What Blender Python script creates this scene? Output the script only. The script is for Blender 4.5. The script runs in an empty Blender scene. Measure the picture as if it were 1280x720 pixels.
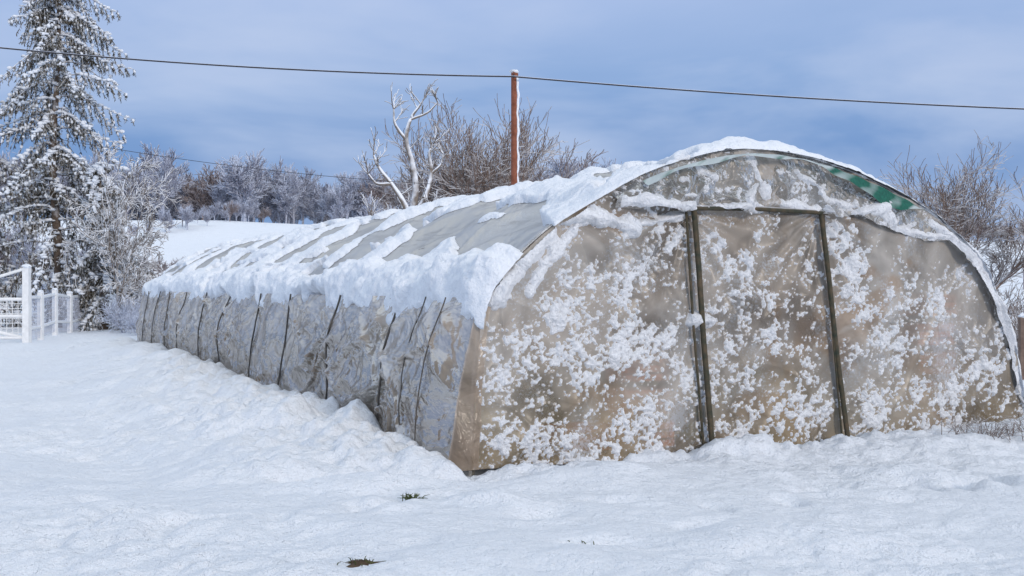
import bpy, math, random
import numpy as np
from mathutils import Vector
random.seed(7); rng=np.random.default_rng(11)
D=bpy.data; C=bpy.context; S=C.scene
S.view_settings.view_transform='Standard'; S.view_settings.look='None'; S.view_settings.exposure=0

# ---------------------------------------------------------------- noise
def _h(ix,iy,seed):
    v=np.sin(ix*127.1+iy*311.7+seed*74.7)*43758.5453
    return v-np.floor(v)
def vn(x,y,seed=0):
    x=np.asarray(x,float); y=np.asarray(y,float)
    ix=np.floor(x); iy=np.floor(y); fx=x-ix; fy=y-iy
    fx=fx*fx*fx*(fx*(fx*6-15)+10); fy=fy*fy*fy*(fy*(fy*6-15)+10)
    a=_h(ix,iy,seed); b=_h(ix+1,iy,seed); c=_h(ix,iy+1,seed); d=_h(ix+1,iy+1,seed)
    return (a+(b-a)*fx)*(1-fy)+(c+(d-c)*fx)*fy
def fbm(x,y,seed=0,o=4,g=.5):
    s=0;a=1;t=0
    for i in range(o):
        ang=.6*i; ca,sa=math.cos(ang),math.sin(ang)
        s=s+a*vn((x*ca-y*sa)*2.03**i+i*17.3,(x*sa+y*ca)*2.03**i-i*9.1,seed+i); t+=a; a*=g
    return s/t
def ss(a,b,x):
    t=np.clip((np.asarray(x,float)-a)/(b-a),0,1); return t*t*(3-2*t)
def gau(x,y,cx,cy,sx,sy,ang=0):
    ca,sa=math.cos(ang),math.sin(ang); dx=x-cx; dy=y-cy
    return np.exp(-(((dx*ca+dy*sa)/sx)**2+((-dx*sa+dy*ca)/sy)**2))
def polyd(x,y,pts):
    best=np.full(np.shape(x),1e9)
    for (ax,ay),(bx,by) in zip(pts[:-1],pts[1:]):
        vx,vy=bx-ax,by-ay; t=np.clip(((x-ax)*vx+(y-ay)*vy)/(vx*vx+vy*vy),0,1)
        best=np.minimum(best,np.hypot(x-ax-t*vx,y-ay-t*vy))
    return best

# ---------------------------------------------------------------- mesh helpers
def mesh_obj(name,V,F,mats,parent=None,smooth=True,mi=None):
    V=np.asarray(V,np.float32).reshape(-1,3); F=np.asarray(F,np.int32); k=F.shape[1]
    me=D.meshes.new(name); me.vertices.add(len(V)); me.vertices.foreach_set('co',V.ravel())
    me.loops.add(F.size); me.loops.foreach_set('vertex_index',F.ravel())
    me.polygons.add(len(F)); me.polygons.foreach_set('loop_start',np.arange(0,F.size,k,dtype=np.int32))
    try: me.polygons.foreach_set('loop_total',np.full(len(F),k,np.int32))
    except Exception: pass
    me.polygons.foreach_set('use_smooth',np.full(len(F),smooth))
    for m in (mats if isinstance(mats,list) else [mats]): me.materials.append(m)
    if mi is not None: me.polygons.foreach_set('material_index',np.asarray(mi,np.int32))
    me.update(calc_edges=True)
    ob=D.objects.new(name,me); S.collection.objects.link(ob)
    if parent: ob.parent=parent
    return ob
def grid_obj(name,P,mat,parent=None,keep=None,flip=False):
    n,m=P.shape[:2]; idx=np.arange(n*m).reshape(n,m)
    a=idx[:-1,:-1];b=idx[1:,:-1];c=idx[1:,1:];d=idx[:-1,1:]
    F=np.stack([a,b,c,d],-1) if not flip else np.stack([a,d,c,b],-1)
    F=F.reshape(-1,4); V=P.reshape(-1,3)
    if keep is not None:
        k=keep.ravel(); F=F[k[F].any(1)]
        used=np.zeros(len(V),bool); used[F.ravel()]=True
        re=np.cumsum(used)-1; V=V[used]; F=re[F]
    return mesh_obj(name,V,F,mat,parent)
def tubes(P0,P1,R0,R1,k=4):
    P0=np.asarray(P0,float);P1=np.asarray(P1,float);R0=np.asarray(R0,float);R1=np.asarray(R1,float)
    d=P1-P0; L=np.linalg.norm(d,axis=1,keepdims=True)+1e-9; d=d/L
    up=np.where(np.abs(d[:,2:3])>.9,[[1.,0,0]],[[0,0,1.]])
    a=np.cross(d,up); a/=np.linalg.norm(a,axis=1,keepdims=True)+1e-9; b=np.cross(a,d)
    V=[]
    for P,R in ((P0,R0),(P1,R1)):
        for i in range(k):
            t=2*math.pi*i/k+math.pi/2
            V.append(P+(a*math.cos(t)+b*math.sin(t))*R[:,None])
    V=np.stack(V,1); n=len(P0); base=(np.arange(n)*2*k)[:,None]
    F=[]
    for i in range(k):
        j=(i+1)%k
        F.append(np.concatenate([base+i,base+j,base+k+j,base+k+i],1))
    return V.reshape(-1,3),np.stack(F,1).reshape(-1,4)
def tube_path(pts,r,k=8,r1=None,rad=None):
    pts=np.asarray(pts,float); n=len(pts); rr=np.linspace(r,r if r1 is None else r1,n) if rad is None else rad
    V=[];F=[]
    for i in range(n):
        d=pts[min(i+1,n-1)]-pts[max(i-1,0)]; d/=np.linalg.norm(d)+1e-9
        up=np.array([1.,0,0]) if abs(d[2])>.9 else np.array([0,0,1.])
        a=np.cross(d,up); a/=np.linalg.norm(a); b=np.cross(a,d)
        for j in range(k):
            t=2*math.pi*j/k; V.append(pts[i]+(a*math.cos(t)+b*math.sin(t))*rr[i])
    for i in range(n-1):
        for j in range(k):
            j2=(j+1)%k; F.append([i*k+j,i*k+j2,(i+1)*k+j2,(i+1)*k+j])
    return np.array(V),np.array(F)
def merge(parts):
    V=[];F=[];M=[];o=0
    for i,(v,f,mi) in enumerate(parts):
        V.append(v);F.append(np.asarray(f)+o);M.append(np.full(len(f),mi));o+=len(v)
    return np.concatenate(V),np.concatenate(F),np.concatenate(M)
def boxvf(c,s):
    c=np.array(c,float); s=np.array(s,float)/2
    V=np.array([[x,y,z] for x in(-1,1) for y in(-1,1) for z in(-1,1)])*s+c
    return V,np.array([[0,1,3,2],[4,6,7,5],[0,4,5,1],[2,3,7,6],[0,2,6,4],[1,5,7,3]])
_bl=[]
def blobs(centers,radii,squash=.6):
    import bmesh
    if not _bl:
        bm=bmesh.new(); bmesh.ops.create_cube(bm,size=2); bmesh.ops.subdivide_edges(bm,edges=bm.edges[:],cuts=1,use_grid_fill=True)
        V=np.array([v.co[:] for v in bm.verts]); V/=np.linalg.norm(V,axis=1,keepdims=True)
        F=np.array([[v.index for v in f.verts] for f in bm.faces]); _bl.append((V,F)); bm.free()
    V0,F0=_bl[0]
    c=np.asarray(centers,float); r=np.asarray(radii,float); n=len(c)
    if r.ndim==1: r=np.stack([r,r,r*squash],1)
    j=1+.6*(rng.random((n,len(V0),1))-.5)
    V=c[:,None,:]+V0[None]*r[:,None,:]*j
    F=F0[None]+(np.arange(n)*len(V0))[:,None,None]
    return V.reshape(-1,3),F.reshape(-1,4)
def empty(name,loc=(0,0,0),rot=0):
    e=D.objects.new(name,None); e.location=loc; e.rotation_euler=(0,0,rot); e.empty_display_size=.3
    S.collection.objects.link(e); return e

# ---------------------------------------------------------------- materials
def newmat(n):
    m=D.materials.new(n); m.use_nodes=True; nt=m.node_tree; nt.nodes.clear()
    o=nt.nodes.new('ShaderNodeOutputMaterial'); return m,nt,o
def N(nt,t,**k):
    n=nt.nodes.new(t)
    for a,b in k.items(): setattr(n,a,b)
    return n
def noise_n(nt,vec,scale,detail=4,rough=.55,dist=0):
    n=N(nt,'ShaderNodeTexNoise'); n.inputs['Scale'].default_value=scale; n.inputs['Detail'].default_value=detail
    n.inputs['Roughness'].default_value=rough; n.inputs['Distortion'].default_value=dist
    nt.links.new(vec,n.inputs['Vector']); return n
def ramp(nt,fac,stops):
    r=N(nt,'ShaderNodeValToRGB'); e=r.color_ramp.elements
    while len(e)<len(stops): e.new(.5)
    for x,(p,c) in zip(e,stops): x.position=p; x.color=(*c,1)
    nt.links.new(fac,r.inputs['Fac']); return r
def bump(nt,h,strength,dist,normal=None):
    b=N(nt,'ShaderNodeBump'); b.inputs['Strength'].default_value=strength; b.inputs['Distance'].default_value=dist
    nt.links.new(h,b.inputs['Height'])
    if normal: nt.links.new(normal,b.inputs['Normal'])
    return b
def snow_mat(name,fine=1.,col=(.84,.88,.945)):
    m,nt,o=newmat(name); tc=N(nt,'ShaderNodeTexCoord'); v=tc.outputs['Object']
    n1=noise_n(nt,v,7,6,.62); n2=noise_n(nt,v,48,4,.7); n3=noise_n(nt,v,1.2,3)
    b1=bump(nt,n1.outputs['Fac'],.8*fine,.08); b2=bump(nt,n2.outputs['Fac'],.75*fine,.018,b1.outputs['Normal'])
    r=ramp(nt,n3.outputs['Fac'],[(.3,tuple(c*.97 for c in col)),(.7,col)])
    p=N(nt,'ShaderNodeBsdfPrincipled'); p.inputs['Roughness'].default_value=.65
    p.inputs['Specular IOR Level'].default_value=.3
    nt.links.new(r.outputs['Color'],p.inputs['Base Color']); nt.links.new(b2.outputs['Normal'],p.inputs['Normal'])
    nt.links.new(p.outputs[0],o.inputs[0]); return m
def film_mat(name,c1,c2,transp=.2,trans=.4,stretch=(1,1,1),rough=.3,bs=.5,dirt=None,gl=.6,frost=0,streak=None,fth=1.13,patch=None):
    m,nt,o=newmat(name); tc=N(nt,'ShaderNodeTexCoord'); v=tc.outputs['Object']
    mp=N(nt,'ShaderNodeMapping'); mp.inputs['Scale'].default_value=stretch; mp.inputs['Rotation'].default_value=(0,.5,0) if streak is None else streak
    nt.links.new(v,mp.inputs['Vector']); vv=mp.outputs['Vector']
    n1=noise_n(nt,vv,1.8,3,.5,.9); n2=noise_n(nt,vv,6,3,.5,.8); nc=noise_n(nt,v,.8,6,.62,.6)
    b1=bump(nt,n1.outputs['Fac'],bs,.12); b2=bump(nt,n2.outputs['Fac'],bs*.6,.03,b1.outputs['Normal'])
    col=ramp(nt,nc.outputs['Fac'],[(.38,c1),(.58,c2)]).outputs['Color']
    def mixc(fac,col,c):
        mx=N(nt,'ShaderNodeMix',data_type='RGBA'); nt.links.new(fac,mx.inputs[0])
        nt.links.new(col,mx.inputs[6]); mx.inputs[7].default_value=(*c,1); return mx.outputs[2]
    if patch:
        npn=noise_n(nt,v,1.15,4,.55,1.2); mr=N(nt,'ShaderNodeMapRange'); mr.inputs['From Min'].default_value=.56; mr.inputs['From Max'].default_value=.66; mr.inputs['To Max'].default_value=.55
        nt.links.new(npn.outputs['Fac'],mr.inputs['Value']); col=mixc(mr.outputs[0],col,patch)
    if dirt:
        sx=N(nt,'ShaderNodeSeparateXYZ'); nt.links.new(v,sx.inputs[0])
        ad=N(nt,'ShaderNodeMath',operation='MULTIPLY_ADD'); nt.links.new(nc.outputs['Fac'],ad.inputs[0]); ad.inputs[1].default_value=1.6
        nt.links.new(sx.outputs['Z'],ad.inputs[2])
        mr=N(nt,'ShaderNodeMapRange'); mr.inputs['From Min'].default_value=.75; mr.inputs['From Max'].default_value=1.8
        mr.inputs['To Min'].default_value=.8; mr.inputs['To Max'].default_value=0
        nt.links.new(ad.outputs[0],mr.inputs['Value']); col=mixc(mr.outputs[0],col,dirt)
    if frost:
        nf=noise_n(nt,v,42,3,.75); nl=noise_n(nt,v,1.6,4,.6)
        ad=N(nt,'ShaderNodeMath',operation='ADD'); nt.links.new(nf.outputs['Fac'],ad.inputs[0]); nt.links.new(nl.outputs['Fac'],ad.inputs[1])
        mr=N(nt,'ShaderNodeMapRange'); mr.inputs['From Min'].default_value=fth; mr.inputs['From Max'].default_value=fth+.11; mr.inputs['To Max'].default_value=frost
        nt.links.new(ad.outputs[0],mr.inputs['Value']); col=mixc(mr.outputs[0],col,(.82,.85,.9))
    d=N(nt,'ShaderNodeBsdfDiffuse'); t=N(nt,'ShaderNodeBsdfTranslucent'); g=N(nt,'ShaderNodeBsdfGlossy'); g.inputs['Roughness'].default_value=rough
    tr=N(nt,'ShaderNodeBsdfTransparent'); tr.inputs['Color'].default_value=(.97,.95,.92,1)
    for s in (d,t): nt.links.new(col,s.inputs['Color']); nt.links.new(b2.outputs['Normal'],s.inputs['Normal'])
    nt.links.new(b2.outputs['Normal'],g.inputs['Normal'])
    m1=N(nt,'ShaderNodeMixShader'); m1.inputs[0].default_value=trans; nt.links.new(d.outputs[0],m1.inputs[1]); nt.links.new(t.outputs[0],m1.inputs[2])
    m2=N(nt,'ShaderNodeMixShader'); nt.links.new(m1.outputs[0],m2.inputs[1]); nt.links.new(tr.outputs[0],m2.inputs[2])
    tm=N(nt,'ShaderNodeMapRange'); tm.inputs['From Min'].default_value=.35; tm.inputs['From Max'].default_value=.65
    tm.inputs['To Min'].default_value=transp*.5; tm.inputs['To Max'].default_value=transp*1.5
    nt.links.new(n1.outputs['Fac'],tm.inputs['Value']); nt.links.new(tm.outputs[0],m2.inputs[0])
    fr=N(nt,'ShaderNodeFresnel'); fr.inputs['IOR'].default_value=1.4; nt.links.new(b2.outputs['Normal'],fr.inputs['Normal'])
    fm=N(nt,'ShaderNodeMath',operation='MULTIPLY_ADD'); nt.links.new(fr.outputs[0],fm.inputs[0]); fm.inputs[1].default_value=gl; fm.inputs[2].default_value=.02
    m3=N(nt,'ShaderNodeMixShader'); nt.links.new(fm.outputs[0],m3.inputs[0]); nt.links.new(m2.outputs[0],m3.inputs[1]); nt.links.new(g.outputs[0],m3.inputs[2])
    nt.links.new(m3.outputs[0],o.inputs[0]); return m
def plain_mat(name,c1,c2,scale=6,rough=.8,snow=0.,lo=.1,hi=.5,sc=(.84,.87,.93),bumpd=.01):
    m,nt,o=newmat(name); tc=N(nt,'ShaderNodeTexCoord'); v=tc.outputs['Object']
    n=noise_n(nt,v,scale,3,.6); col=ramp(nt,n.outputs['Fac'],[(.3,c1),(.7,c2)]).outputs['Color']
    if snow>0:
        ge=N(nt,'ShaderNodeNewGeometry'); sx=N(nt,'ShaderNodeSeparateXYZ'); nt.links.new(ge.outputs['Normal'],sx.inputs[0])
        n2=noise_n(nt,v,3.5,2); ad=N(nt,'ShaderNodeMath',operation='MULTIPLY_ADD'); nt.links.new(n2.outputs['Fac'],ad.inputs[0]); ad.inputs[1].default_value=.9
        nt.links.new(sx.outputs['Z'],ad.inputs[2])
        mr=N(nt,'ShaderNodeMapRange'); mr.inputs['From Min'].default_value=lo+.45; mr.inputs['From Max'].default_value=hi+.45
        mr.inputs['To Max'].default_value=snow; nt.links.new(ad.outputs[0],mr.inputs['Value'])
        mx=N(nt,'ShaderNodeMix',data_type='RGBA'); nt.links.new(mr.outputs[0],mx.inputs[0]); nt.links.new(col,mx.inputs[6]); mx.inputs[7].default_value=(*sc,1); col=mx.outputs[2]
    p=N(nt,'ShaderNodeBsdfPrincipled'); p.inputs['Roughness'].default_value=rough; p.inputs['Specular IOR Level'].default_value=.25
    if bumpd: b=bump(nt,n.outputs['Fac'],.5,bumpd); nt.links.new(b.outputs['Normal'],p.inputs['Normal'])
    nt.links.new(col,p.inputs['Base Color']); nt.links.new(p.outputs[0],o.inputs[0]); return m

M_ground=snow_mat('ground_snow',1.15); M_snow=snow_mat('packed_snow',.9)
M_crust=snow_mat('crusted_snow',1.3,(.88,.9,.94))
M_face=film_mat('cloudy_film_end',(.50,.43,.36),(.74,.69,.63),.42,.30,(1,1,1),.35,.25,dirt=(.38,.28,.14),gl=.5,frost=.8,fth=1.09,patch=(.50,.33,.20))
M_side=film_mat('cloudy_film_side',(.42,.325,.25),(.70,.60,.50),.32,.35,(1.6,.8,1.6),.26,1.,dirt=(.36,.27,.19),gl=.45,streak=(.7,0,0),frost=.6,fth=1.20)
M_roof=film_mat('cloudy_film_roof',(.33,.31,.30),(.50,.48,.47),.16,.45,(1,.6,1),.35,.9,gl=.5,frost=.5,fth=1.17)
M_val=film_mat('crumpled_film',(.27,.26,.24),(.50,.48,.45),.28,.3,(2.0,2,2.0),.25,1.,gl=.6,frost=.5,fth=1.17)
M_green=plain_mat('green_net',(.008,.07,.05),(.015,.13,.09),30,.6,snow=.5,lo=.4,hi=.8)
M_metal=plain_mat('galvanised_steel',(.08,.08,.07),(.16,.15,.13),20,.5)
M_post=plain_mat('weathered_post',(.03,.04,.03),(.11,.08,.05),14,.8,snow=.5,lo=.35,hi=.8)
M_strap=plain_mat('dark_strap',(.05,.045,.04),(.15,.135,.12),12,.7)
M_soil=plain_mat('soil',(.05,.035,.022),(.13,.09,.06),5,.95,bumpd=.05)
M_pole=plain_mat('treated_pole',(.17,.055,.03),(.30,.11,.065),8,.8)
M_bark=plain_mat('bark_snowy',(.06,.045,.038),(.15,.115,.09),10,.9,snow=.95,lo=.05,hi=.45)
M_dead=plain_mat('dead_wood_snowy',(.12,.10,.085),(.24,.2,.17),10,.9,snow=1.,lo=-.15,hi=.3)
M_brown=plain_mat('twig_brown_snowy',(.12,.085,.07),(.22,.16,.13),8,.9,snow=.8,lo=.15,hi=.7,bumpd=0)
M_haze_frost=plain_mat('twig_frosted_hazed',(.18,.18,.22),(.33,.33,.40),3,.9,snow=.9,lo=-.4,hi=.4,sc=(.62,.69,.83),bumpd=0)  # frosted twigs, with a bluish distance haze painted into the colours
M_far=plain_mat('far_wood_twigs_hazed',(.17,.13,.12),(.28,.23,.23),3,.9,snow=.7,lo=-.1,hi=.6,sc=(.6,.64,.75),bumpd=0)  # brown far twigs; snow tone dulled blue, haze put into the colour
M_needle=plain_mat('needles',(.028,.033,.02),(.11,.085,.055),2,.85,snow=.7,lo=.3,hi=.85,bumpd=0)
M_white=plain_mat('white_paint',(.68,.69,.70),(.82,.83,.84),8,.6)
M_cable=plain_mat('cable_black',(.03,.03,.035),(.06,.06,.07),10,.6)
M_grass=plain_mat('grass_blades',(.03,.05,.015),(.10,.12,.04),8,.8)
M_crate=plain_mat('orange_plastic',(.45,.14,.05),(.55,.2,.08),4,.6)
M_crop=plain_mat('crop_leaves',(.03,.06,.015),(.12,.14,.03),5,.7)

# ---------------------------------------------------------------- tunnel frame
TH=math.radians(25); A=np.array([-.35,9.3]); U=np.array([math.cos(TH),math.sin(TH)]); W=np.array([-math.sin(TH),math.cos(TH)])
LEN=22.
def to_local(x,y): dx=x-A[0]; dy=y-A[1]; return dx*U[0]+dy*U[1], dx*W[0]+dy*W[1]

# ---------------------------------------------------------------- ground
frng=np.random.default_rng(5)
dents=[(-2.6,7.2),(-2.1,6.7),(-2.9,7.8),(2.3,8.6),(2.9,8.2),(3.5,8.7),(4.1,8.1),(4.6,8.9),(1.2,7.1),(.5,6.5),(2.2,7.0),(-4.,10.5),(-4.6,11.6),(-5.3,12.8)]
for t in np.linspace(0,1,9):
    dents.append((-3.3+2.9*t+.15*math.sin(t*20),6.3+1.5*t+.12*math.cos(t*17)))
    dents.append((.2+4.8*t,7.4+2.1*t+.2*math.sin(t*15)))
dents=[(a,b,frng.uniform(.05,.12),frng.uniform(.8,1.5),frng.uniform(0,3)) for a,b in dents]
def H(x,y):
    x=np.asarray(x,float); y=np.asarray(y,float)
    rf=1-.5*ss(5,45,x)
    z=9.2*ss(42,140,y)*rf + .028*np.clip(y-130,0,150)*(1+1.0*ss(5,45,x))
    z=z+ss(50,120,y)*2.6*(fbm(x/45,y/45,3,3)-.5)
    z=z+ss(250,600,y)*(1-ss(700,1200,y))*26*(fbm(x/260,y/400,13,3)-.2)
    near=1-ss(60,110,y)
    patch=ss(.40,.62,fbm(x/2.2,y/1.6,14,3))
    z=z+near*(.26*(fbm(x/3.2,y/3.2,5,3)-.5)+.15*(fbm(x/.9,y/.7,8,4)-.5)+(.025+.10*patch)*(fbm(x/.26,y/.2,9,4,.62)-.5))
    s,w=to_local(x,y)
    d=-s; al=ss(-.9,.5,w)*(1-ss(LEN-1,LEN+2,w))
    lump=fbm(x/.38,y/.38,21,4,.6)
    z=z+al*ss(-.05,.25,d)*(1-ss(.7,2.6,d+.8*(fbm(x/1.1,y/1.1,23,2)-.5)))*(.17+.42*(lump-.35))
    z=z-al*.08*ss(.0,.08,d)*(1-ss(.08,.3,d))
    z=z-.16*gau(x,y,-.95,8.72,.9,.15,.12)+.09*gau(x,y,-1.0,8.36,.9,.2,.1)
    z=z-.13*gau(x,y,-3.2,9.6,1.4,.5,-.8)
    e=ss(-1.1,-.15,w)*(1-ss(-.15,.02,w))*ss(-.1,.4,s)*(1-ss(6.6,7.4,s))
    z=z+e*(.05+.26*(fbm(x/.3,y/.3,31,4,.6)-.35))
    z=z+.18*gau(s,w,.9,-.9,.9,.35)+.12*gau(s,w,5.0,-.9,1.3,.5)+.16*gau(s,w,2.6,-.35,.25,.2)
    z=z+.12*gau(x,y,-.12,7.75,.22,.16)+.10*gau(x,y,1.7,6.6,.8,.25)
    for (fx,fy,dp,sz,an) in dents:
        z=z-dp*gau(x,y,fx,fy,.16*sz,.09,an)+.3*dp*gau(x,y,fx+.16,fy-.16,.16,.08,an)
    ins=ss(.02,.15,s)*(1-ss(6.2,6.33,s))*ss(.02,.15,w)*(1-ss(LEN-.15,LEN-.02,w))
    return z*(1-ins)-.15*ins
def axis(lo,hi,flo,fhi,st,gr=1.07):
    c=list(np.arange(flo,fhi,st)); a=c[-1]; d=st
    while a<hi: d*=gr; a+=d; c.append(a)
    a=c[0]; d=st; L=[]
    while a>lo: d*=gr; a-=d; L.append(a)
    return np.array(L[::-1]+c)
gx=axis(-900,900,-5.,6.5,.03,1.05); gy=axis(-60,1500,5.4,12.,.03,1.03)
GX,GY=np.meshgrid(gx,gy,indexing='ij')
grid_obj('ground',np.stack([GX,GY,H(GX,GY)],-1),M_ground)

# ---------------------------------------------------------------- polytunnel
pt=empty('polytunnel',(A[0],A[1],0),TH)
raw=np.array([(-.02,-.15),(.0,.4),(.03,.9),(.09,1.33),(.27,1.63),(.72,2.02),(1.15,2.27),(1.75,2.56),(2.6,2.77),(3.4,2.75),(4.3,2.53),(5.1,2.2),(5.68,1.76),(6.04,1.16),(6.24,.56),(6.34,-.15)])
def catmull(p,n=40):
    q=np.vstack([2*p[0]-p[1],p,2*p[-1]-p[-2]]); out=[]
    for i in range(1,len(q)-2):
        for t in np.linspace(0,1,n,endpoint=False):
            a,b,c,d=q[i-1:i+3]
            out.append(.5*((2*b)+(c-a)*t+(2*a-5*b+4*c-d)*t*t+(-a+3*b-3*c+d)*t**3))
    out.append(p[-1]); return np.array(out)
pf=catmull(raw); al=np.concatenate([[0],np.cumsum(np.hypot(*np.diff(pf,axis=0).T))]); TOT=al[-1]
def prof(a):
    s=np.interp(a,al,pf[:,0]); z=np.interp(a,al,pf[:,1])
    e=.08; s1=np.interp(a+e,al,pf[:,0])-np.interp(a-e,al,pf[:,0]); z1=np.interp(a+e,al,pf[:,1])-np.interp(a-e,al,pf[:,1])
    L=np.hypot(s1,z1)+1e-9; return s,z,-z1/L,s1/L
def ztop(s): return np.interp(s,pf[:,0],pf[:,1])
A_e=np.interp(1.33,pf[:200,1],al[:200])
apex=np.interp(2.75,pf[:,0],al)-A_e
wv=np.linspace(-.05,LEN,900); av=np.linspace(A_e-.05,TOT,300); WW,AA=np.meshgrid(wv,av,indexing='ij')
s,z,ns,nz=prof(AA)
def sag(w,a):
    sg=np.abs(np.sin(np.pi*np.clip(w,0,None)/2))**1.2*ss(A_e+.1,A_e+.9,a)*(1-ss(TOT-2,TOT-.5,a))
    cr=np.abs(2*vn(w*1.6+a*.9,(a-w*.3)*.7,7)-1); cr2=np.abs(2*vn(w*3.1-a*1.2,(a+w)*.8,19)-1)
    return -.15*sg*(.6+.8*vn(w/2,a*.0,4))+.03*(fbm(w*1.6,a*1.0,6,3)-.5)+(.04*(1-cr)**3+.025*(1-cr2)**3)*np.clip(sg*3,0,1)
off=sag(WW,AA)
grid_obj('roof_film',np.stack([s+ns*off,WW,z+nz*off],-1),M_roof,pt)
def side_off(w,z):
    wj=w+.25*(vn(w*.6,w*0,17)-.5)
    hoop=np.abs(np.sin(np.pi*wj/2)); wr=.9*(fbm(w*1.1,z*1.6,3,3)-.5)
    q=(w*.8+z*1.7)+wr
    f1=np.abs(2*vn(q*1.7,(w-z)*.5+wr,5)-1); f2=np.abs(2*vn((w*1.3-z*2.1)+wr*2,z*.9+w*.4,15)-1); f3=np.abs(2*vn(w*5+z*3+wr*4,z*2.2-w,25)-1); f4=np.abs(2*vn(w*9-z*5+wr*6,z*3+w*2,35)-1)
    mod=.35+1.2*vn(w*.9,z*1.4,28)
    o=.02+.10*hoop**.7*(.3+1.*vn(w*.5,z,2))*np.sin(np.clip(z/1.4,0,1)*2.6+.3)+mod*(.055*(1-f1)**3+.05*(1-f2)**4+.028*(1-f3)**2.5+.010*(1-f4)**2)
    return o*(.25+.75*ss(0,.35,w))+(1.4-z)*(.04+.09*(1-ss(0,2.2,w)))
wv=np.linspace(-.05,LEN,1400); zv=np.linspace(0,1.42,100); WW2,ZZ=np.meshgrid(wv,zv,indexing='ij')
s0=np.interp(ZZ,pf[:240,1],pf[:240,0]); o2=side_off(WW2,ZZ)
grid_obj('side_film',np.stack([s0-o2,WW2,ZZ],-1),M_side,pt)
# end wall film
sv=np.linspace(-.02,6.34,800); fv=np.linspace(0,1,320); SS,FF=np.meshgrid(sv,fv,indexing='ij')
ZT=ztop(SS); ZF=FF*ZT
def facew(s,z):
    panel=np.minimum(np.minimum(np.abs(s-(2.13+(2.2-z)*.09)),np.abs(s-(3.6+(2.2-z)*.13))),.8)
    wr=.9*(fbm(s*.7,z*.7,47,3)-.5)
    r1=np.abs(2*vn((s*.6+z)*1.0+wr,(s-z)*.3,41)-1); r2=np.abs(2*vn((s-z*.8)*1.3+wr,(s+z)*.35,44)-1); r3=np.abs(2*vn(s*3.2+wr*3,z*.6+s*.3,49)-1); r4=np.abs(2*vn((s+z)*3+wr*3,(s-z)*1.2,52)-1)
    an=np.arctan2(2.25-z,np.abs(s-3.6)+.05); rr=np.hypot(2.25-z,s-3.6); fan=.018*np.sin(an*22+3*wr)*gau(rr,0*rr,.6,0,.7,1)
    an2=np.arctan2(2.2-z,np.abs(s-2.15)+.05); rr2=np.hypot(2.2-z,s-2.15); fan=fan+.016*np.sin(an2*19+4*wr)*gau(rr2,0*rr2,.5,0,.7,1)
    return -.03-.09*(ss(0,.6,panel))*(fbm(s*.8,z*.8,40,3))-.034*(1-r1)**5-.026*(1-r2)**6-.018*(1-r3)**4-.012*(1-r4)**4-.010*fbm(s*4,z*4,46,3)+fan
zf0=np.linspace(0,1.40,300)[None,:].repeat(12,0); k=np.linspace(0,1,12)[:,None]
s00=np.interp(zf0,pf[:240,1],pf[:240,0])
S_a=s00-side_off(0*zf0,zf0)-.01; S_b=s00+.06
corn=np.stack([S_a+(S_b-S_a)*k,-.045-.02*np.sin(np.pi*k)*(1+np.sin(zf0*9))+0*zf0+(facew(S_b,zf0)+.035)*k,zf0],-1)
grid_obj('corner_wrap_film',corn,M_side,pt)
grid_obj('end_film',np.stack([SS,facew(SS,ZF),ZF],-1),M_face,pt)
grid_obj('rear_film',np.stack([SS[::8,::8],LEN+0*SS[::8,::8],ZF[::8,::8]],-1),M_roof,pt)
# snow crust on end wall
sv=np.linspace(.0,6.3,900); zv=np.linspace(0.0,2.3,340); SS,ZZ=np.meshgrid(sv,zv,indexing='ij')
dens=0
for (cx,cz,sx,sz,an,am) in [(.40,.75,.3,.6,.3,.60),(.85,1.38,.3,.2,.3,.48),(1.5,1.50,.7,.45,.7,.48),(1.2,.95,.65,.35,.5,.54),(1.95,.8,.3,.9,0,.48),(.7,.22,.75,.28,0,.56),(1.7,.35,.5,.4,0,.46),
  (2.62,1.75,.6,.12,-.75,.46),(2.45,1.0,.2,.6,0,.42),(2.8,.9,.6,.12,.9,.42),(3.1,.22,.9,.25,.1,.58),(3.45,.8,.18,.7,0,.36),
  (4.0,1.5,.22,.8,.2,.50),(4.5,1.0,.8,.4,-.5,.50),(5.3,1.35,.4,.2,0,.36),(4.7,.3,1.1,.38,0,.60),(5.7,.5,.5,.45,0,.50),(5.2,.8,.8,.35,0,.42)]:
    dens=np.maximum(dens,am*gau(SS,ZZ,cx,cz,sx,sz,an)**.6)
n_c=fbm(SS*3.0+.6*ZZ,ZZ*3.0,60,3); n_f=fbm(SS*34,ZZ*34,64,2,.65); n_d=fbm((SS+ZZ)*2.4,(SS-ZZ)*9,66,3); n_g=fbm(SS*13,ZZ*13,68,3,.6)
m=dens*1.0+1.0*(n_c-.5)+1.2*(n_f-.5)+.8*(n_g-.5)+.75*(n_d-.5)-.46
thick=.034*np.clip(m,0,.6)**.6+.012*ss(0,.15,m)*n_f
for pts,wd,tk in [([(.8,2.12),(1.15,2.12),(1.5,2.03)],.08,.12),([(1.45,2.04),(1.8,2.10),(2.15,2.17)],.03,.05),([(.68,1.95),(.42,1.72),(.2,1.42)],.08,.08),([(.75,1.9),(.5,1.45)],.04,.05),([(2.14,1.22),(2.34,1.2)],.05,.10),([(1.0,2.1),(.7,1.75)],.035,.05)]:
    d=polyd(SS,ZZ,pts)+.13*(fbm(SS*6,ZZ*6,70,4,.6)-.5); mm=1-d/wd
    thick=np.maximum(thick,tk*np.sqrt(np.clip(mm,0,1))); m=np.maximum(m,mm*.5)
ok=(m>0)&(ZZ<ztop(SS)-.02)
grid_obj('end_wall_snow',np.stack([SS,facew(SS,ZZ)+.005-thick,ZZ],-1),M_crust,pt,keep=ok)
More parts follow.
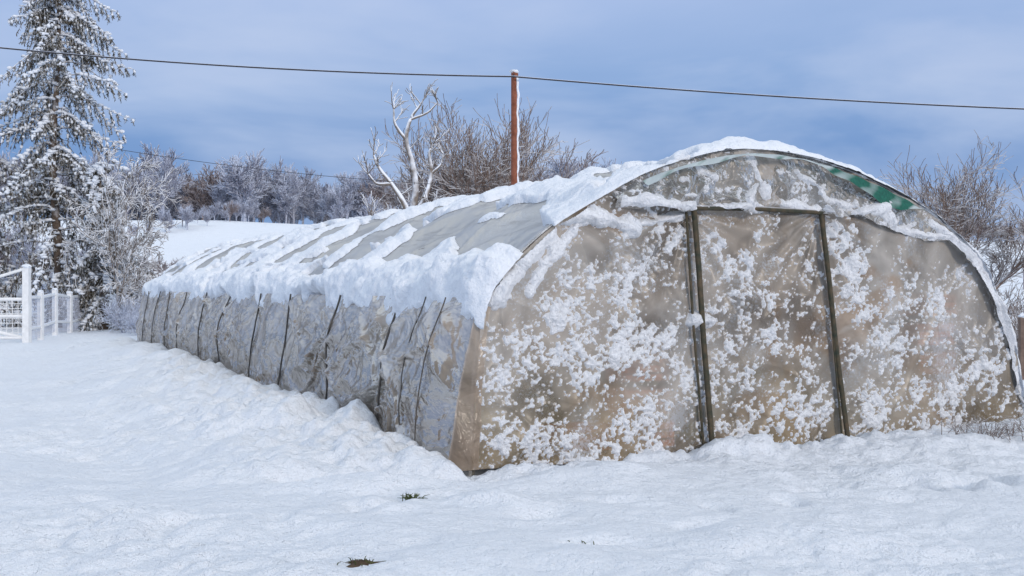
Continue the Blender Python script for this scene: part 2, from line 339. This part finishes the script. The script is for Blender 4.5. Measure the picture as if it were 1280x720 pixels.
# crumpled valance under the arch
sv=np.linspace(1.3,6.28,560); fv=np.linspace(0,1,80); SS,FF=np.meshgrid(sv,fv,indexing='ij')
zl=np.interp(SS,[1.3,1.65,2.13,3.6,4.0,4.44,4.9,5.2,5.6,6.0,6.28],[2.22,2.21,2.2,2.2,2.2,2.08,1.98,1.98,1.66,.98,.2])+.09*(fbm(SS*4,FF*0,80,3)-.5)
zt=ztop(SS)-.01; ZV=zt+(zl-zt)*FF
def valw(s,z):
    wr=.8*(fbm(s*1.5,z*1.5,87,3)-.5)
    r=np.abs(2*vn(s*2.2+z*2+wr,(z-s)*1.5,81)-1); r2=np.abs(2*vn(s*4-z*3+wr*2,z*3+s,83)-1)
    return -.09-.11*(1-r)**2-.05*(1-r2)**2-.04*(fbm(s*3,z*3,85,3)-.5)
VW=valw(SS,ZV)*np.minimum(1,.4+FF*1.2)
grid_obj('valance_film',np.stack([SS,VW,ZV],-1),M_val,pt)
mv=np.full(SS.shape,-1.)
for pts,wd in [([(2.78,2.72),(2.85,2.5),(3.0,2.3)],.055),([(2.85,2.5),(2.68,2.3)],.03),([(3.0,2.3),(3.5,2.24)],.05),([(4.0,2.22),(4.3,2.3),(4.44,2.12),(4.9,2.02),(5.2,2.02),(5.6,1.7),(5.95,1.1)],.05),([(2.2,2.58),(2.4,2.5)],.035),([(3.3,2.6),(3.6,2.35),(4.0,2.3)],.03),([(2.2,2.24),(2.9,2.24)],.025),([(1.4,2.25),(2.1,2.24)],.05),([(5.0,2.15),(5.6,1.75),(6.0,1.1),(6.2,.5)],.06)]:
    mv=np.maximum(mv,1-(polyd(SS,ZV,pts)+.12*(fbm(SS*7,ZV*7,90,4,.6)-.5))/wd)
mv=np.maximum(mv,1.6*(fbm(SS*15,ZV*15,92,4,.6)-.66))
grid_obj('valance_snow',np.stack([SS,VW+.004-.05*np.sqrt(np.clip(mv,0,1)),ZV],-1),M_crust,pt,keep=mv>0)
ah=np.linspace(.05,TOT-.05,160); s,z,ns,nz=prof(ah)
v,f=tube_path(np.stack([s-ns*.0,-.05+.01*np.sin(ah*9),z-nz*.0],-1),.016,8); mesh_obj('film_hem',v,f,M_val,pt)
# snow stuck along the front rim of the arch
ah=np.linspace(A_e+.2,TOT-.1,700); s,z,ns,nz=prof(ah); nn=fbm(ah*4,ah*0,131,4,.6)
rad=np.clip(.012+.075*(nn-.42)+.035*ss(5.0,5.8,s)-.02*(1-ss(4.6,5.2,s)),.003,.09)
v,f=tube_path(np.stack([s+ns*.01,-.085+.03*(fbm(ah*6,ah*0,133,3)-.5),z+nz*.01],-1),.03,9,rad=rad); mesh_obj('rim_snow',v,f,M_crust,pt)
# green net band below arch
av2=np.linspace(np.interp(1.55,pf[:,0],al),np.interp(4.85,pf[:,0],al),200); s,z,ns,nz=prof(av2)
wd=.035+.12*ss(3.4,4.3,s)*(1-ss(4.5,4.85,s))+.015*np.sin(s*9); P=np.stack([np.stack([s-ns*(.045+wd*k),np.full_like(s,-.175)-.06*k+.012*np.sin(s*20+k*3),z-nz*(.045+wd*k)],-1) for k in np.linspace(0,1,5)],1)
grid_obj('green_shade_band',P,M_green,pt)
parts=[]
a3=np.linspace(0,TOT,70); s,z,ns,nz=prof(a3)
for w in list(np.arange(0,LEN+.1,2)):
    v,f=tube_path(np.stack([s-ns*.045,np.full_like(s,w+.03),z-nz*.045],-1),.028); parts.append((v,f,0))
for (ps,pz) in [(2.8,2.70),(.2,1.35),(6.0,1.1)]:
    v,f=tube_path([(ps,0.05,pz),(ps,LEN,pz)],.018); parts.append((v,f,0))
V,F,Mi=merge(parts); mesh_obj('hoops',V,F,M_metal,pt)
parts=[]
def post(pts,r,k=8):
    v,f=tube_path(pts,r,k); parts.append((v,f,0))
post([(2.13,-.13,2.24),(2.17,-.15,1.7),(2.24,-.13,1.0),(2.33,-.15,-.05)],.026)
post([(2.07,-.10,2.2),(2.13,-.12,1.2),(2.27,-.10,-.05)],.012)
post([(3.58,-.13,2.24),(3.66,-.15,1.6),(3.77,-.13,.9),(3.91,-.15,-.05)],.024)
post([(3.63,-.11,2.2),(3.71,-.13,1.2),(3.86,-.12,-.05)],.010)
post([(2.05,-.14,2.22),(2.8,-.15,2.235),(3.65,-.14,2.22)],.024)
V,F,Mi=merge(parts); mesh_obj('door_frame',V,F,M_post,pt)
parts=[]
for i,w in enumerate([.45,1.0,1.75,3.8,6.0,8.0,10.2,12.3,14.6,16.6,18.6,20.5]):
    zz=np.linspace(1.42,.0,26); lean=(.05 if i%2 else .2)*(1.4-zz); wz=w+lean*.6+.012*np.sin(zz*4+i)
    x=np.interp(zz,pf[:240,1],pf[:240,0])-side_off(wz,zz)-.012
    x=np.convolve(np.pad(x,4,mode='edge'),np.ones(9)/9,'valid')-.012
    v,f=tube_path(np.stack([x,wz,zz],-1),.012 if i>1 else .006,6); parts.append((v,f,0))
V,F,Mi=merge(parts); mesh_obj('straps',V,F,M_strap,pt)
g=np.linspace(.16,6.18,60);gw=np.linspace(.16,LEN-.16,160);X,Y=np.meshgrid(g,gw,indexing='ij')
grid_obj('soil_bed',np.stack([X,Y,.0+.12*np.clip(np.sin(X*2.1+.4),0,1)+.05*fbm(X*3,Y*3,7,3)],-1),M_soil,pt)
n=9000; px=rng.uniform(.4,6,n); py=rng.uniform(.15,1,n)**2*(LEN-1); hgt=(.15+.75*vn(px*1.3,py*.8,33)**2)*(np.sin(px*2.1+.4)>0)
c=np.stack([px,py+.1,.1+rng.random(n)*hgt],-1); dv=rng.normal(size=(n,3))*.07; dw=rng.normal(size=(n,3))*.05
V=np.stack([c-dv,c+dw,c+dv,c-dw],1).reshape(-1,3); mesh_obj('crops',V,np.arange(4*n).reshape(-1,4),M_crop,pt,smooth=False)
parts=[]
for (cx,cy,cz) in [(5.25,.22,.15),(5.25,.22,.45),(5.3,.24,.75),(5.25,.22,1.05),(5.3,.23,1.35),(1.75,.22,.5),(1.75,.22,.8),(1.8,.22,.2),(1.15,.25,.2)]:
    for dz in (-.11,-.03,.05): v,f=boxvf((cx,cy-.15,cz+dz),(.5,.02,.06)); parts.append((v,f,0)); v,f=boxvf((cx,cy+.15,cz+dz),(.5,.02,.06)); parts.append((v,f,0))
    for sx in(-.24,.24): v,f=boxvf((cx+sx,cy,cz-.02),(.02,.27,.22)); parts.append((v,f,0))
V,F,Mi=merge(parts); mesh_obj('stacked_crates',V,F,M_crate,pt,smooth=False)
# roof snow
wv=np.concatenate([np.linspace(-.16,5,400),np.linspace(5.03,LEN+.1,560)]); av=np.linspace(A_e-.45,TOT-.02,540); WW,AA=np.meshgrid(wv,av,indexing='ij')
s,z,ns,nz=prof(AA); a=AA-A_e
n1=fbm(WW*1.3,a*2.2,100,4); n2=fbm(WW*3.5,a*4.5,104,4,.6); n3=fbm(WW*.55,a*.9,108,3); nst=fbm(WW*1.0-a*1.6,a*.5+WW*.3,112,3); n5=fbm(WW*9,a*9,116,3)
hp=1-np.abs(np.sin(np.pi*(WW+.35*(n1-.5)+.5*(n3-.5)*ss(.5,1.5,a))/2))
edge=-.08+.75*(n1-.5)+.30*(n2-.5)-.14*gau(WW,0*WW,2.0,0,.9,1)
m_e=np.minimum(ss(edge-.12,edge+.12,a)*2-1,1)
lo=.52+.9*(n3-.5)+.6*(n1-.5)
bare=ss(lo-.08,lo+.12,a)*(1-ss(apex-.30,apex-.05,a+.6*(n2-.5)))
ret=np.clip(hp**2.4*1.35*ss(.36,.56,fbm(WW*.8,a*1.4,120,3)),0,1)
ret=np.maximum(ret,ss(.60,.68,fbm(WW*1.1+a*.6,a*1.5,124,4)))
bare=bare*(1-ret)
near=1-ss(1.5,3.2,WW+1.4*(nst-.5))
bare=bare*(1-near*(1-1.0*ss(.46,.54,nst)))
f=1.0-1.95*bare+.55*(n2-.5)+.6*(nst-.5)+.35*(n1-.5)+.2*(n5-.5)
f=np.where(a<apex, f, 1.0+.3*(n1-.5))
f=np.minimum(f,m_e*1.2)
endm=np.minimum(1,(WW+.15+.07*(n2-.5))/.2); endm=np.minimum(endm,(LEN+.08-WW)/.2)
f=np.minimum(f,endm); f=np.minimum(f,(TOT-.05-AA)/.5)
T=(.05+.09*gau(a,0*a,.22,0,.35,1)*(.2+1.6*n1)+.10*(n1-.4)+.02*(n5-.5))*(.55+.9*n2)+.05*gau(a,WW,apex,0,.9,1.8)
T=np.clip(T,.018,None)
h=T*np.clip(f,0,1)**.5; off=sag(WW,AA)*(1-.4*np.clip(f,0,1))+.004+h
grid_obj('roof_snow',np.stack([s+ns*off,WW,z+nz*off],-1),M_snow,pt,keep=f>0)

# ---------------------------------------------------------------- poles & wires
PY=25.
def zl_(d): return 6.18+.014*d+.0037*d*d
def zr_(d): return 6.18-.0877*d+.00215*d*d
def pole(x,y,top):
    g=float(H(x,y)); parts=[]
    v,f=tube_path([(x,y,g-.4),(x+.01,y,(g+top)/2),(x,y,top+.12)],.105,12,.08); parts.append((v,f,0))
    v,f=blobs([(x,y,top+.13)],[[.10,.10,.05]]); parts.append((v,f,1))
    zz=np.arange(g+.2,top,.05)
    pts=[(x+.065+.012*math.sin(q*9)+.008*math.sin(q*23),y-.04,q) for q in zz]; v,f=tube_path(pts,.036,6); parts.append((v,f,1))
    v,f=tube_path([(x-.02,y-.02,top-.02),(x-.02,y-.2,top-.02),(x-.02,y-.2,top+.05)],.015,6); parts.append((v,f,2))
    V,F,Mi=merge(parts); mesh_obj('utility_pole',V,F,[M_pole,M_snow,M_cable],mi=Mi)
pole(.06,PY,6.2); pole(-30,PY,zl_(30)+.05); pole(30,PY,zr_(30)+.05)
parts=[]
d=np.linspace(0,30,60)
for fn,sg in((zl_,-1),(zr_,1)):
    pts=np.stack([.04+sg*d,np.full_like(d,PY-.2),fn(d)],-1)
    v,f=tube_path(pts,.017,6); parts.append((v,f,0))
    v,f=tube_path(pts+[0,0,.014],.010,5); parts.append((v,f,1))
V,F,Mi=merge(parts); mesh_obj('overhead_power_line',V,F,[M_cable,M_haze_frost],mi=Mi)
d=np.linspace(0,30,50); z=3.75+.03*d+.0075*d*d
V,F=tube_path(np.stack([.04-d,PY+0*d+.1,z],-1),.006,5); mesh_obj('telephone_line',V,F,M_cable)

# ---------------------------------------------------------------- trees
def grow(seg,p,d,L,r,depth,cfg):
    n=cfg.get('n',5); step=L/n; rr=r
    for i in range(n):
        j=cfg['jit']*(1 if depth<cfg['D'] else .45)
        d=(d+Vector((random.gauss(0,j),random.gauss(0,j),random.gauss(0,j)+cfg['up'])))
        d.normalize(); q=p+d*step; r2=max(rr*(cfg.get('tap',.84)),cfg['rmin'])
        seg.append((p[:],q[:],rr,r2))
        if depth>0 and (depth<cfg['D'] or i>=cfg.get('bare',1)):
            k=cfg['kids'] if depth<cfg['D'] else cfg['kids0']
            for _ in range(int(k)+(random.random()<k-int(k))):
                ax=Vector((random.gauss(0,1),random.gauss(0,1),random.gauss(0,1))).cross(d)
                if ax.length<1e-3: continue
                ax.normalize(); an=random.uniform(*cfg['ang']); nd=(d*math.cos(an)+ax*math.sin(an)).normalized()
                grow(seg,q,nd,L*random.uniform(*cfg['ls']),max(r2*random.uniform(.45,.7),cfg['rmin']),depth-1,cfg)
        p=q; rr=r2
def tree_mesh(name,seed,cfg,mat,parent=None,k=4):
    random.seed(seed); seg=[]
    for (p,d,L,r) in cfg['stems']: grow(seg,Vector(p),Vector(d).normalized(),L,r,cfg['D'],cfg)
    P0=np.array([s[0] for s in seg]);P1=np.array([s[1] for s in seg]);R0=np.array([s[2] for s in seg]);R1=np.array([s[3] for s in seg])
    big=R0>.03; parts=[]
    if big.any(): v,f=tubes(P0[big],P1[big]+(P1[big]-P0[big])*.04,R0[big],R1[big],8); parts.append((v,f,0))
    if (~big).any(): v,f=tubes(P0[~big],P1[~big],R0[~big],R1[~big],k); parts.append((v,f,0))
    V,F,_=merge(parts); ob=mesh_obj(name,V,F,mat,parent,smooth=False)
    return ob,len(seg),P1[:,2].max()
def place(ob,x,y,s=1,rz=0): ob.location=(x,y,float(H(x,y))-.05); ob.scale=(s,s,s); ob.rotation_euler=(0,0,rz)
parts=[];random.seed(4)
bs=[([(0,0,0),(.05,0,1.5),(-.02,0,3.0),(.02,0,3.9)],.15,.12),
 ([(.02,0,3.4),(-.28,0,4.1),(-.62,.05,4.6),(-1.0,.1,5.1),(-1.15,.1,5.45)],.10,.03),
 ([(-.62,.05,4.6),(-1.05,0,4.62),(-1.3,0,4.9)],.06,.025),
 ([(.02,0,3.8),(.10,0,4.5),(.0,.05,5.2),(-.18,.05,5.9),(-.05,0,6.5),(.25,0,6.95)],.11,.035),
 ([(-.18,.05,5.9),(-.5,0,6.35),(-.55,0,6.8)],.06,.022),([(-.05,0,6.5),(.45,0,6.7),(.75,0,7.0)],.045,.02),
 ([(.05,0,3.7),(.38,0,4.2),(.55,.1,4.9),(.5,.1,5.5),(.62,.1,5.8)],.085,.03),([(.55,.1,4.9),(.85,.1,5.2),(.9,.1,5.5)],.045,.02),
 ([(.0,0,2.7),(-.45,0,3.05),(-.95,0,3.5),(-1.25,0,3.6)],.07,.025),([(.02,0,3.1),(.4,0,3.3),(.6,0,3.9)],.05,.02)]
seg=[];cf=dict(D=1,n=4,jit=.2,up=.06,ang=(.3,.9),ls=(.4,.7),kids=1,kids0=1.2,rmin=.012,bare=0,tap=.85)
for pts,r0,r1 in bs:
    p=catmull(np.array(pts,float),7); v,f=tube_path(p,r0,9,r1); parts.append((v,f,0))
    for q in p[len(p)//3::3]:
        if random.random()<.6: grow(seg,Vector(q),Vector((random.gauss(0,.6),random.gauss(0,.6),.7)).normalized(),random.uniform(.25,.6),.022,1,cf)
    for _ in range(3): grow(seg,Vector(p[-1]),Vector((random.gauss(0,.5),random.gauss(0,.5),.8)).normalized(),random.uniform(.3,.6),.022,1,cf)
P0=np.array([s_[0] for s_ in seg]);P1=np.array([s_[1] for s_ in seg]);R0=np.array([s_[2] for s_ in seg]); v,f=tubes(P0,P1,R0,R0*.85,5); parts.append((v,f,0))
V,F,_=merge(parts); t=mesh_obj('dead_tree',V,F,M_dead); place(t,-2.85,32,.97)
cfg=dict(D=4,n=5,jit=.11,up=.035,ang=(.3,.8),ls=(.5,.74),kids=1,kids0=2.4,rmin=.012,bare=1,tap=.86,stems=[((0,0,0),(0,0,1),4.2,.2),((0,0,1.2),(-.75,.2,1),3.7,.13),((0,0,1.1),(.75,-.2,1),3.7,.13),((0,0,1.4),(.1,.6,1),3.7,.12),((0,0,1.4),(-.1,-.6,1),3.6,.12)])
t,n,zm=tree_mesh('bare_tree',12,cfg,M_brown,k=3); place(t,-1.1,44,9.5/zm)
cfg2=dict(cfg,rmin=.012,kids0=2.3,up=.015,ang=(.35,.9),stems=[((0,0,0),(.05,0,1),4.2,.16),((0,0,1.2),(-.7,.2,1),3.4,.12),((0,0,1.0),(.8,-.2,1),3.4,.12),((0,0,1.3),(.2,.4,1),3.6,.1)])
t,n,zm=tree_mesh('bare_tree',36,cfg2,M_brown,k=3); place(t,12.6,31,5.9/zm)
cfg3=dict(D=4,n=5,jit=.12,up=-.03,ang=(.35,.9),ls=(.42,.62),kids=1,kids0=2,rmin=.016,bare=0,tap=.86,stems=[((0,0,0),(.05,0,1),5,.11),((0,0,.6),(.35,0,1),3.6,.07)])
t,n,zm=tree_mesh('snowy_tree',31,cfg3,M_dead,k=4); place(t,-13.8,39,7.4/zm,0); t.scale=(t.scale[0]*.7,t.scale[1]*.7,t.scale[2])
# distant woodland, shared meshes
wood=empty('distant_woodland'); protos=[]
for i in range(5):
    c=dict(D=3,n=5,jit=.13,up=.045,ang=(.3,.8),ls=(.4,.62),kids=1.5,kids0=2.5,rmin=.034,bare=1,tap=.86,stems=[((0,0,0),(0,0,1),5.4,.2),((0,0,1.6),(.5*(-1)**i,.3,1),3.6,.11),((0,0,1.4),(-.5,-.3*(-1)**i,1),3.4,.11)])
    ob,n,zm=tree_mesh('wood_tree',50+i,c,M_haze_frost if i<4 else M_far,wood,k=3); protos.append((ob,zm))
random.seed(3); first=set()
def inst(i,x,y,h):
    ob,zm=protos[i]
    if i in first: o=D.objects.new('wood_tree',ob.data); S.collection.objects.link(o); o.parent=wood
    else: o=ob; first.add(i)
    place(o,x,y,h/zm,random.uniform(0,6.28)); w=random.uniform(.85,1.25); o.scale=(o.scale[0]*w,o.scale[1]*w,o.scale[2])
for _ in range(270):
    y=random.uniform(142,200); px=random.uniform(-.46,.22); x=px*y
    big=.5+.5*math.sin(px*23+1)
    h=random.uniform(5.5,8.5)+1.8*big+(2.2 if px<-.29 else 0)+(1.6 if px>0 else 0)
    inst(4 if random.random()<.12+.3*(px>-.12 and px<.02) else random.choice([0,1,2,3]),x,y,h)
for _ in range(22):   # hedge running down the far field
    t_=random.random(); y=100+38*t_; px=-.335+.115*t_+random.gauss(0,.006); inst(random.randrange(5),px*y,y,random.uniform(1.5,3.))
for _ in range(34):
    y=random.uniform(62,78); px=random.uniform(-.50,-.35); inst(random.randrange(5),px*y,y,random.uniform(2.,4.2))
for _ in range(6):
    y=random.uniform(66,76); px=random.uniform(-.335,-.29); inst(4,px*y,y,random.uniform(1.2,2.1))
for _ in range(16):
    y=random.uniform(75,95); px=random.uniform(-.2,.08); inst(random.randrange(5),px*y,y,random.uniform(4,6.))
for _ in range(80):
    y=random.uniform(210,260); px=random.uniform(.3,.75); inst(4,px*y,y,random.uniform(4,7))
cs=dict(D=3,n=4,jit=.16,up=.02,ang=(.3,.8),ls=(.5,.8),kids=1,kids0=2,rmin=.008,bare=0,tap=.85,stems=[((.1*math.cos(a),.1*math.sin(a),0),(.6*math.cos(a),.6*math.sin(a),1),1.2,.025) for a in np.arange(0,6.2,.7)])
for i,(x,y,h,mt) in enumerate([(-11.9,36,1.0,M_haze_frost),(-13.0,37.5,1.5,M_haze_frost),(-14.6,44,1.9,M_haze_frost),(-15.8,46,2.,M_brown),(-16.5,50,2.6,M_brown),(-19,47,2.6,M_haze_frost),(9.55,20.3,1.35,M_brown),(10.6,21.5,1.6,M_brown),(11.9,23,1.7,M_brown),(14,33,2.0,M_brown)]):
    ob,n,zm=tree_mesh('shrub',80+i,cs,mt,k=3); place(ob,x,y,h/zm,i)
# spruces
def spruce(name,x,y,Ht,wid,seed,droop=1.,base=1.6):
    r=np.random.default_rng(seed); e=empty(name,(x,y,float(H(x,y))-.1))
    zz=np.linspace(0,Ht,16); v,f=tube_path(np.stack([.10*np.sin(zz*.7),.08*np.cos(zz*.6),zz],-1),.19,10,.03)
    mesh_obj('trunk',v,f,M_bark,e)
    P0=[];P1=[];R=[];NC=[];ND=[];BC=[];BR=[]
    zc=base
    while zc<Ht-.2:
        k=r.integers(3,6); ph=r.random()*6.28; ringL=r.uniform(.55,1.15)
        for i in range(k):
            az=ph+i*6.283/k+r.normal()*.4; L=wid*(1-zc/Ht)**.5*ringL*r.uniform(.45,1.25)+.15
            n=10; p=np.array([.10*math.sin(zc*.7),.08*math.cos(zc*.6),zc+r.normal()*.08]); dr=droop*r.uniform(.6,1.5)
            sg=L/n; hd=np.array([math.cos(az),math.sin(az),0]); sd=np.array([-math.sin(az),math.cos(az),0])
            for j in range(n):
                t=j/n; sl=.35-1.9*dr*t*(1-t)*1.2-.45*dr*t+.5*max(0,t-.65)
                dd=hd+np.array([0,0,sl])+sd*r.normal()*.16; dd/=np.linalg.norm(dd); q=p+dd*sg
                P0.append(p);P1.append(q);R.append(.024*(1-t)+.006)
                for _ in range(3):
                    if r.random()<.62: BC.append(p+(q-p)*r.random()+np.array([r.normal()*.05,r.normal()*.05,.03])); BR.append([.05+.08*r.random(),.05+.08*r.random(),.025+.045*r.random()])
                if j>0:
                    for sgn in (-1,1,-1,1)[:2 if r.random()<.4 else 4]:
                        tl=(.22+.52*math.sin(math.pi*min(t+.15,1)))*r.uniform(.5,1.4)*min(1,L/1.2)
                        td=hd*.3+sd*sgn*r.uniform(.2,.8)+np.array([0,0,-.7-1.3*r.random()]); td/=np.linalg.norm(td)
                        te=q+td*tl; P0.append(q);P1.append(te);R.append(.007)
                        for _ in range(2):
                            if r.random()<.38: BC.append(q+td*tl*r.uniform(.2,.9)+[0,0,.01]); BR.append([.03+.03*r.random(),.03+.03*r.random(),.03+.05*r.random()])
                        m=int(8+tl*22)
                        for u in r.random(m):
                            nd=td*.5+r.normal(size=3)*.5+np.array([0,0,-.4]); NC.append(q+td*tl*u); ND.append(nd/np.linalg.norm(nd)*r.uniform(.06,.13))
                p=q
        zc+=r.uniform(.24,.52)
    R=np.array(R); v,f=tubes(P0,P1,R,R*.7,4); mesh_obj('branches',v,f,M_bark,e,smooth=False)
    NC=np.array(NC);ND=np.array(ND); sw=np.cross(ND,r.normal(size=ND.shape)); sw/=np.linalg.norm(sw,axis=1,keepdims=True)+1e-9; sw*=.014
    V=np.stack([NC-sw,NC+sw,NC+ND+sw*.5,NC+ND-sw*.5],1).reshape(-1,3); mesh_obj('needles',V,np.arange(len(V)).reshape(-1,4),M_needle,e,smooth=False)
    v,f=blobs(BC,np.array(BR)); mesh_obj('snow_clumps',v,f,M_snow,e)
spruce('spruce_tree',-17.1,42,16.2,4.3,1,1.3)
spruce('spruce_tree',-20.4,42,11.5,3.4,2,1.4,1.0)
spruce('spruce_tree',-15.0,41,6.6,1.8,4,1.5,.6)

# ---------------------------------------------------------------- fence and gate
def fence(name,pts,ph,rails,wire=True,pr=.07,mat=M_white):
    parts=[]
    P=[(x,y,float(H(x,y))) for x,y in pts]
    for (x,y,g) in P:
        v,f=boxvf((x,y,g+ph/2-.1),(pr*2,pr*2,ph+.2)); parts.append((v,f,0))
        v,f=blobs([(x,y,g+ph+.02)],[[pr*1.3,pr*1.3,.05]]); parts.append((v,f,1))
    for a,b in zip(P[:-1],P[1:]):
        a=np.array(a);b=np.array(b)
        for rz in rails:
            v,f=tube_path([a+[0,0,rz],b+[0,0,rz]],.035,6); parts.append((v,f,0))
            v,f=tube_path([a+[0,0,rz+.035],(a+b)/2+[0,0,rz+.045],b+[0,0,rz+.035]],.025,6); parts.append((v,f,1))
        if wire:
            L=np.linalg.norm(b-a)
            for zz in np.arange(.12,ph-.15,.14): v,f=tubes([a+[0,0,zz]],[b+[0,0,zz]],[.006],[.006],3); parts.append((v,f,2))
            for t in np.arange(0,1,.16/L):
                c=a+(b-a)*t; v,f=tubes([c+[0,0,.05]],[c+[0,0,ph-.15]],[.006],[.006],3); parts.append((v,f,2))
    V,F,Mi=merge(parts); return mesh_obj(name,V,F,[mat,M_snow,M_haze_frost],mi=Mi,smooth=False)
fence('white_fence',[(-13.05,30.2),(-13.55,32.2),(-14.2,34.8),(-15.0,38.0),(-15.9,41.5)],1.35,[.35,1.2])
g=float(H(-13,30)); parts=[]
for (c,s_) in [((-13.0,30,g+.95),(.17,.17,2.1)),((-17.2,29.2,g+.95),(.17,.17,2.1))]:
    vv,f=boxvf(c,s_); parts.append((vv,f,0)); vv,f=blobs([(c[0],c[1],c[2]+1.08)],[[.12,.12,.06]]); parts.append((vv,f,1))
a=np.array([-13.1,30,g]);b=np.array([-17.1,29.2,g])
for z0,z1 in [(.12,.12),(.7,.7),(1.15,1.15),(.12,1.15)]:
    vv,f=tube_path([a+[0,0,z0],b+[0,0,z1]],.045,8); parts.append((vv,f,0))
vv,f=tube_path([a+[0,0,1.95],a+(b-a)*.3+[0,0,1.55],a+(b-a)*.6+[0,0,1.2]],.04,8); parts.append((vv,f,0))
for t in np.arange(.03,1,.035):
    c=a+(b-a)*t; vv,f=tubes([c+[0,0,.12]],[c+[0,0,1.15]],[.009],[.009],4); parts.append((vv,f,0))
for zz in np.arange(.25,1.15,.13):
    vv,f=tubes([a+[0,0,zz]],[b+[0,0,zz]],[.009],[.009],4); parts.append((vv,f,0))
V,F,Mi=merge(parts); mesh_obj('white_gate',V,F,[M_white,M_snow],mi=Mi,smooth=False)
fence('wire_fence',[(8.2,18.0),(10.0,19.5),(12.,21.2),(14.5,23.2),(17,25)],1.0,[],True,.045,M_brown)
fence('wire_fence',[(30+i*4.,75-i*.8) for i in range(9)],1.3,[],False,.09,M_far)

# ---------------------------------------------------------------- debris, grass
def grass(x,y,n,h,sp,seed,mat=M_grass,name='grass_tuft'):
    r=np.random.default_rng(seed); g=float(H(x,y)); c=np.stack([x+r.normal(size=n)*sp,y+r.normal(size=n)*sp*.6,np.full(n,g-.01)],-1)
    d=np.stack([r.normal(size=n)*.7,r.normal(size=n)*.7,.4+r.random(n)],-1); d*=h/np.linalg.norm(d,axis=1,keepdims=True)
    v1,f1=tubes(c,c+d*.6,np.full(n,.004),np.full(n,.003),3); e=c+d*.6; v2,f2=tubes(e,e+d*.5*[1.5,1.5,.2],np.full(n,.003),np.full(n,.001),3)
    V,F,_=merge([(v1,f1,0),(v2,f2,0)]); mesh_obj(name,V,F,mat)
grass(-.70,7.85,45,.08,.025,1); grass(-.80,5.92,26,.04,.05,2); grass(.42,6.6,6,.03,.03,3)
for i,(x,y) in enumerate([(4.65,10.75),(4.95,10.9),(4.4,10.7),(5.35,11.15)]): grass(x,y,40,.26,.12,20+i,M_brown,'bramble_stems')
def earth(x,y,rx,ry,seed):
    n=28; r=np.random.default_rng(seed); V=[];F=[]
    for q in np.linspace(0,1,6):
        for j in range(n):
            t=2*math.pi*j/n; k=q*(1+.35*math.sin(t*3+seed)+.2*math.sin(t*5)); X=x+rx*k*math.cos(t); Y=y+ry*k*math.sin(t); V.append((X,Y,float(H(X,Y))+.014-.03*q*q+r.normal()*.004))
    for i in range(5):
        for j in range(n): F.append([i*n+j,i*n+(j+1)%n,(i+1)*n+(j+1)%n,(i+1)*n+j])
    mesh_obj('earth_patch',V,F,M_soil)
earth(-.80,5.90,.12,.07,1); earth(5.2,11.0,.2,.10,2); earth(-12,31.5,.25,.2,3)

# ---------------------------------------------------------------- world, sun, camera
w=D.worlds.new('World'); S.world=w; w.use_nodes=True; nt=w.node_tree; nt.nodes.clear()
out=N(nt,'ShaderNodeOutputWorld'); el,az=math.radians(18),math.radians(150)
sky=N(nt,'ShaderNodeTexSky'); sky.sky_type='NISHITA'; sky.sun_disc=False; sky.sun_elevation=el; sky.sun_rotation=az
b1=N(nt,'ShaderNodeBackground'); b1.inputs['Strength'].default_value=.06; nt.links.new(sky.outputs[0],b1.inputs[0])
tc=N(nt,'ShaderNodeTexCoord'); sx=N(nt,'ShaderNodeSeparateXYZ'); nt.links.new(tc.outputs['Generated'],sx.inputs[0])
mp=N(nt,'ShaderNodeMapping'); mp.inputs['Scale'].default_value=(1.8,1.8,6.0); mp.inputs['Rotation'].default_value=(0,math.radians(3),0); nt.links.new(tc.outputs['Generated'],mp.inputs[0])
n1=noise_n(nt,mp.outputs[0],2.0,5,.5,.3)
ma=N(nt,'ShaderNodeMath',operation='MULTIPLY_ADD'); nt.links.new(n1.outputs['Fac'],ma.inputs[0]); ma.inputs[1].default_value=.12; nt.links.new(sx.outputs['Z'],ma.inputs[2])
r=ramp(nt,ma.outputs[0],[(0,(.17,.28,.50)),(.10,(.135,.26,.52)),(.17,(.16,.285,.55)),(.24,(.25,.38,.64)),(.31,(.37,.48,.73)),(.5,(.68,.80,1.0)),(1,(.92,.98,1.0))])
cl=ramp(nt,n1.outputs['Fac'],[(.44,(0,0,0)),(.68,(.7,.7,.7))])
mx=N(nt,'ShaderNodeMix',data_type='RGBA'); nt.links.new(cl.outputs[0],mx.inputs[0]); nt.links.new(r.outputs[0],mx.inputs[6]); mx.inputs[7].default_value=(.45,.54,.74,1)
b2=N(nt,'ShaderNodeBackground'); b2.inputs['Strength'].default_value=1.17; nt.links.new(mx.outputs[2],b2.inputs[0])
ms=N(nt,'ShaderNodeMixShader'); ms.inputs[0].default_value=.92; nt.links.new(b1.outputs[0],ms.inputs[1]); nt.links.new(b2.outputs[0],ms.inputs[2]); nt.links.new(ms.outputs[0],out.inputs[0])
L=D.lights.new('sun','SUN'); L.energy=1.5; L.angle=math.radians(11); L.color=(1,.88,.75)
so=D.objects.new('sun',L); S.collection.objects.link(so)
dirv=Vector((math.sin(az)*math.cos(el),math.cos(az)*math.cos(el),math.sin(el))); so.rotation_euler=dirv.to_track_quat('Z','Y').to_euler(); so.location=(10,-10,20)
cam=D.cameras.new('camera'); cam.lens=39.375; cam.sensor_width=36; cam.clip_end=3000; cam.clip_start=.05
co=D.objects.new('camera',cam); co.location=(0,0,1.5); co.rotation_euler=(math.radians(90),0,0); S.collection.objects.link(co); S.camera=co
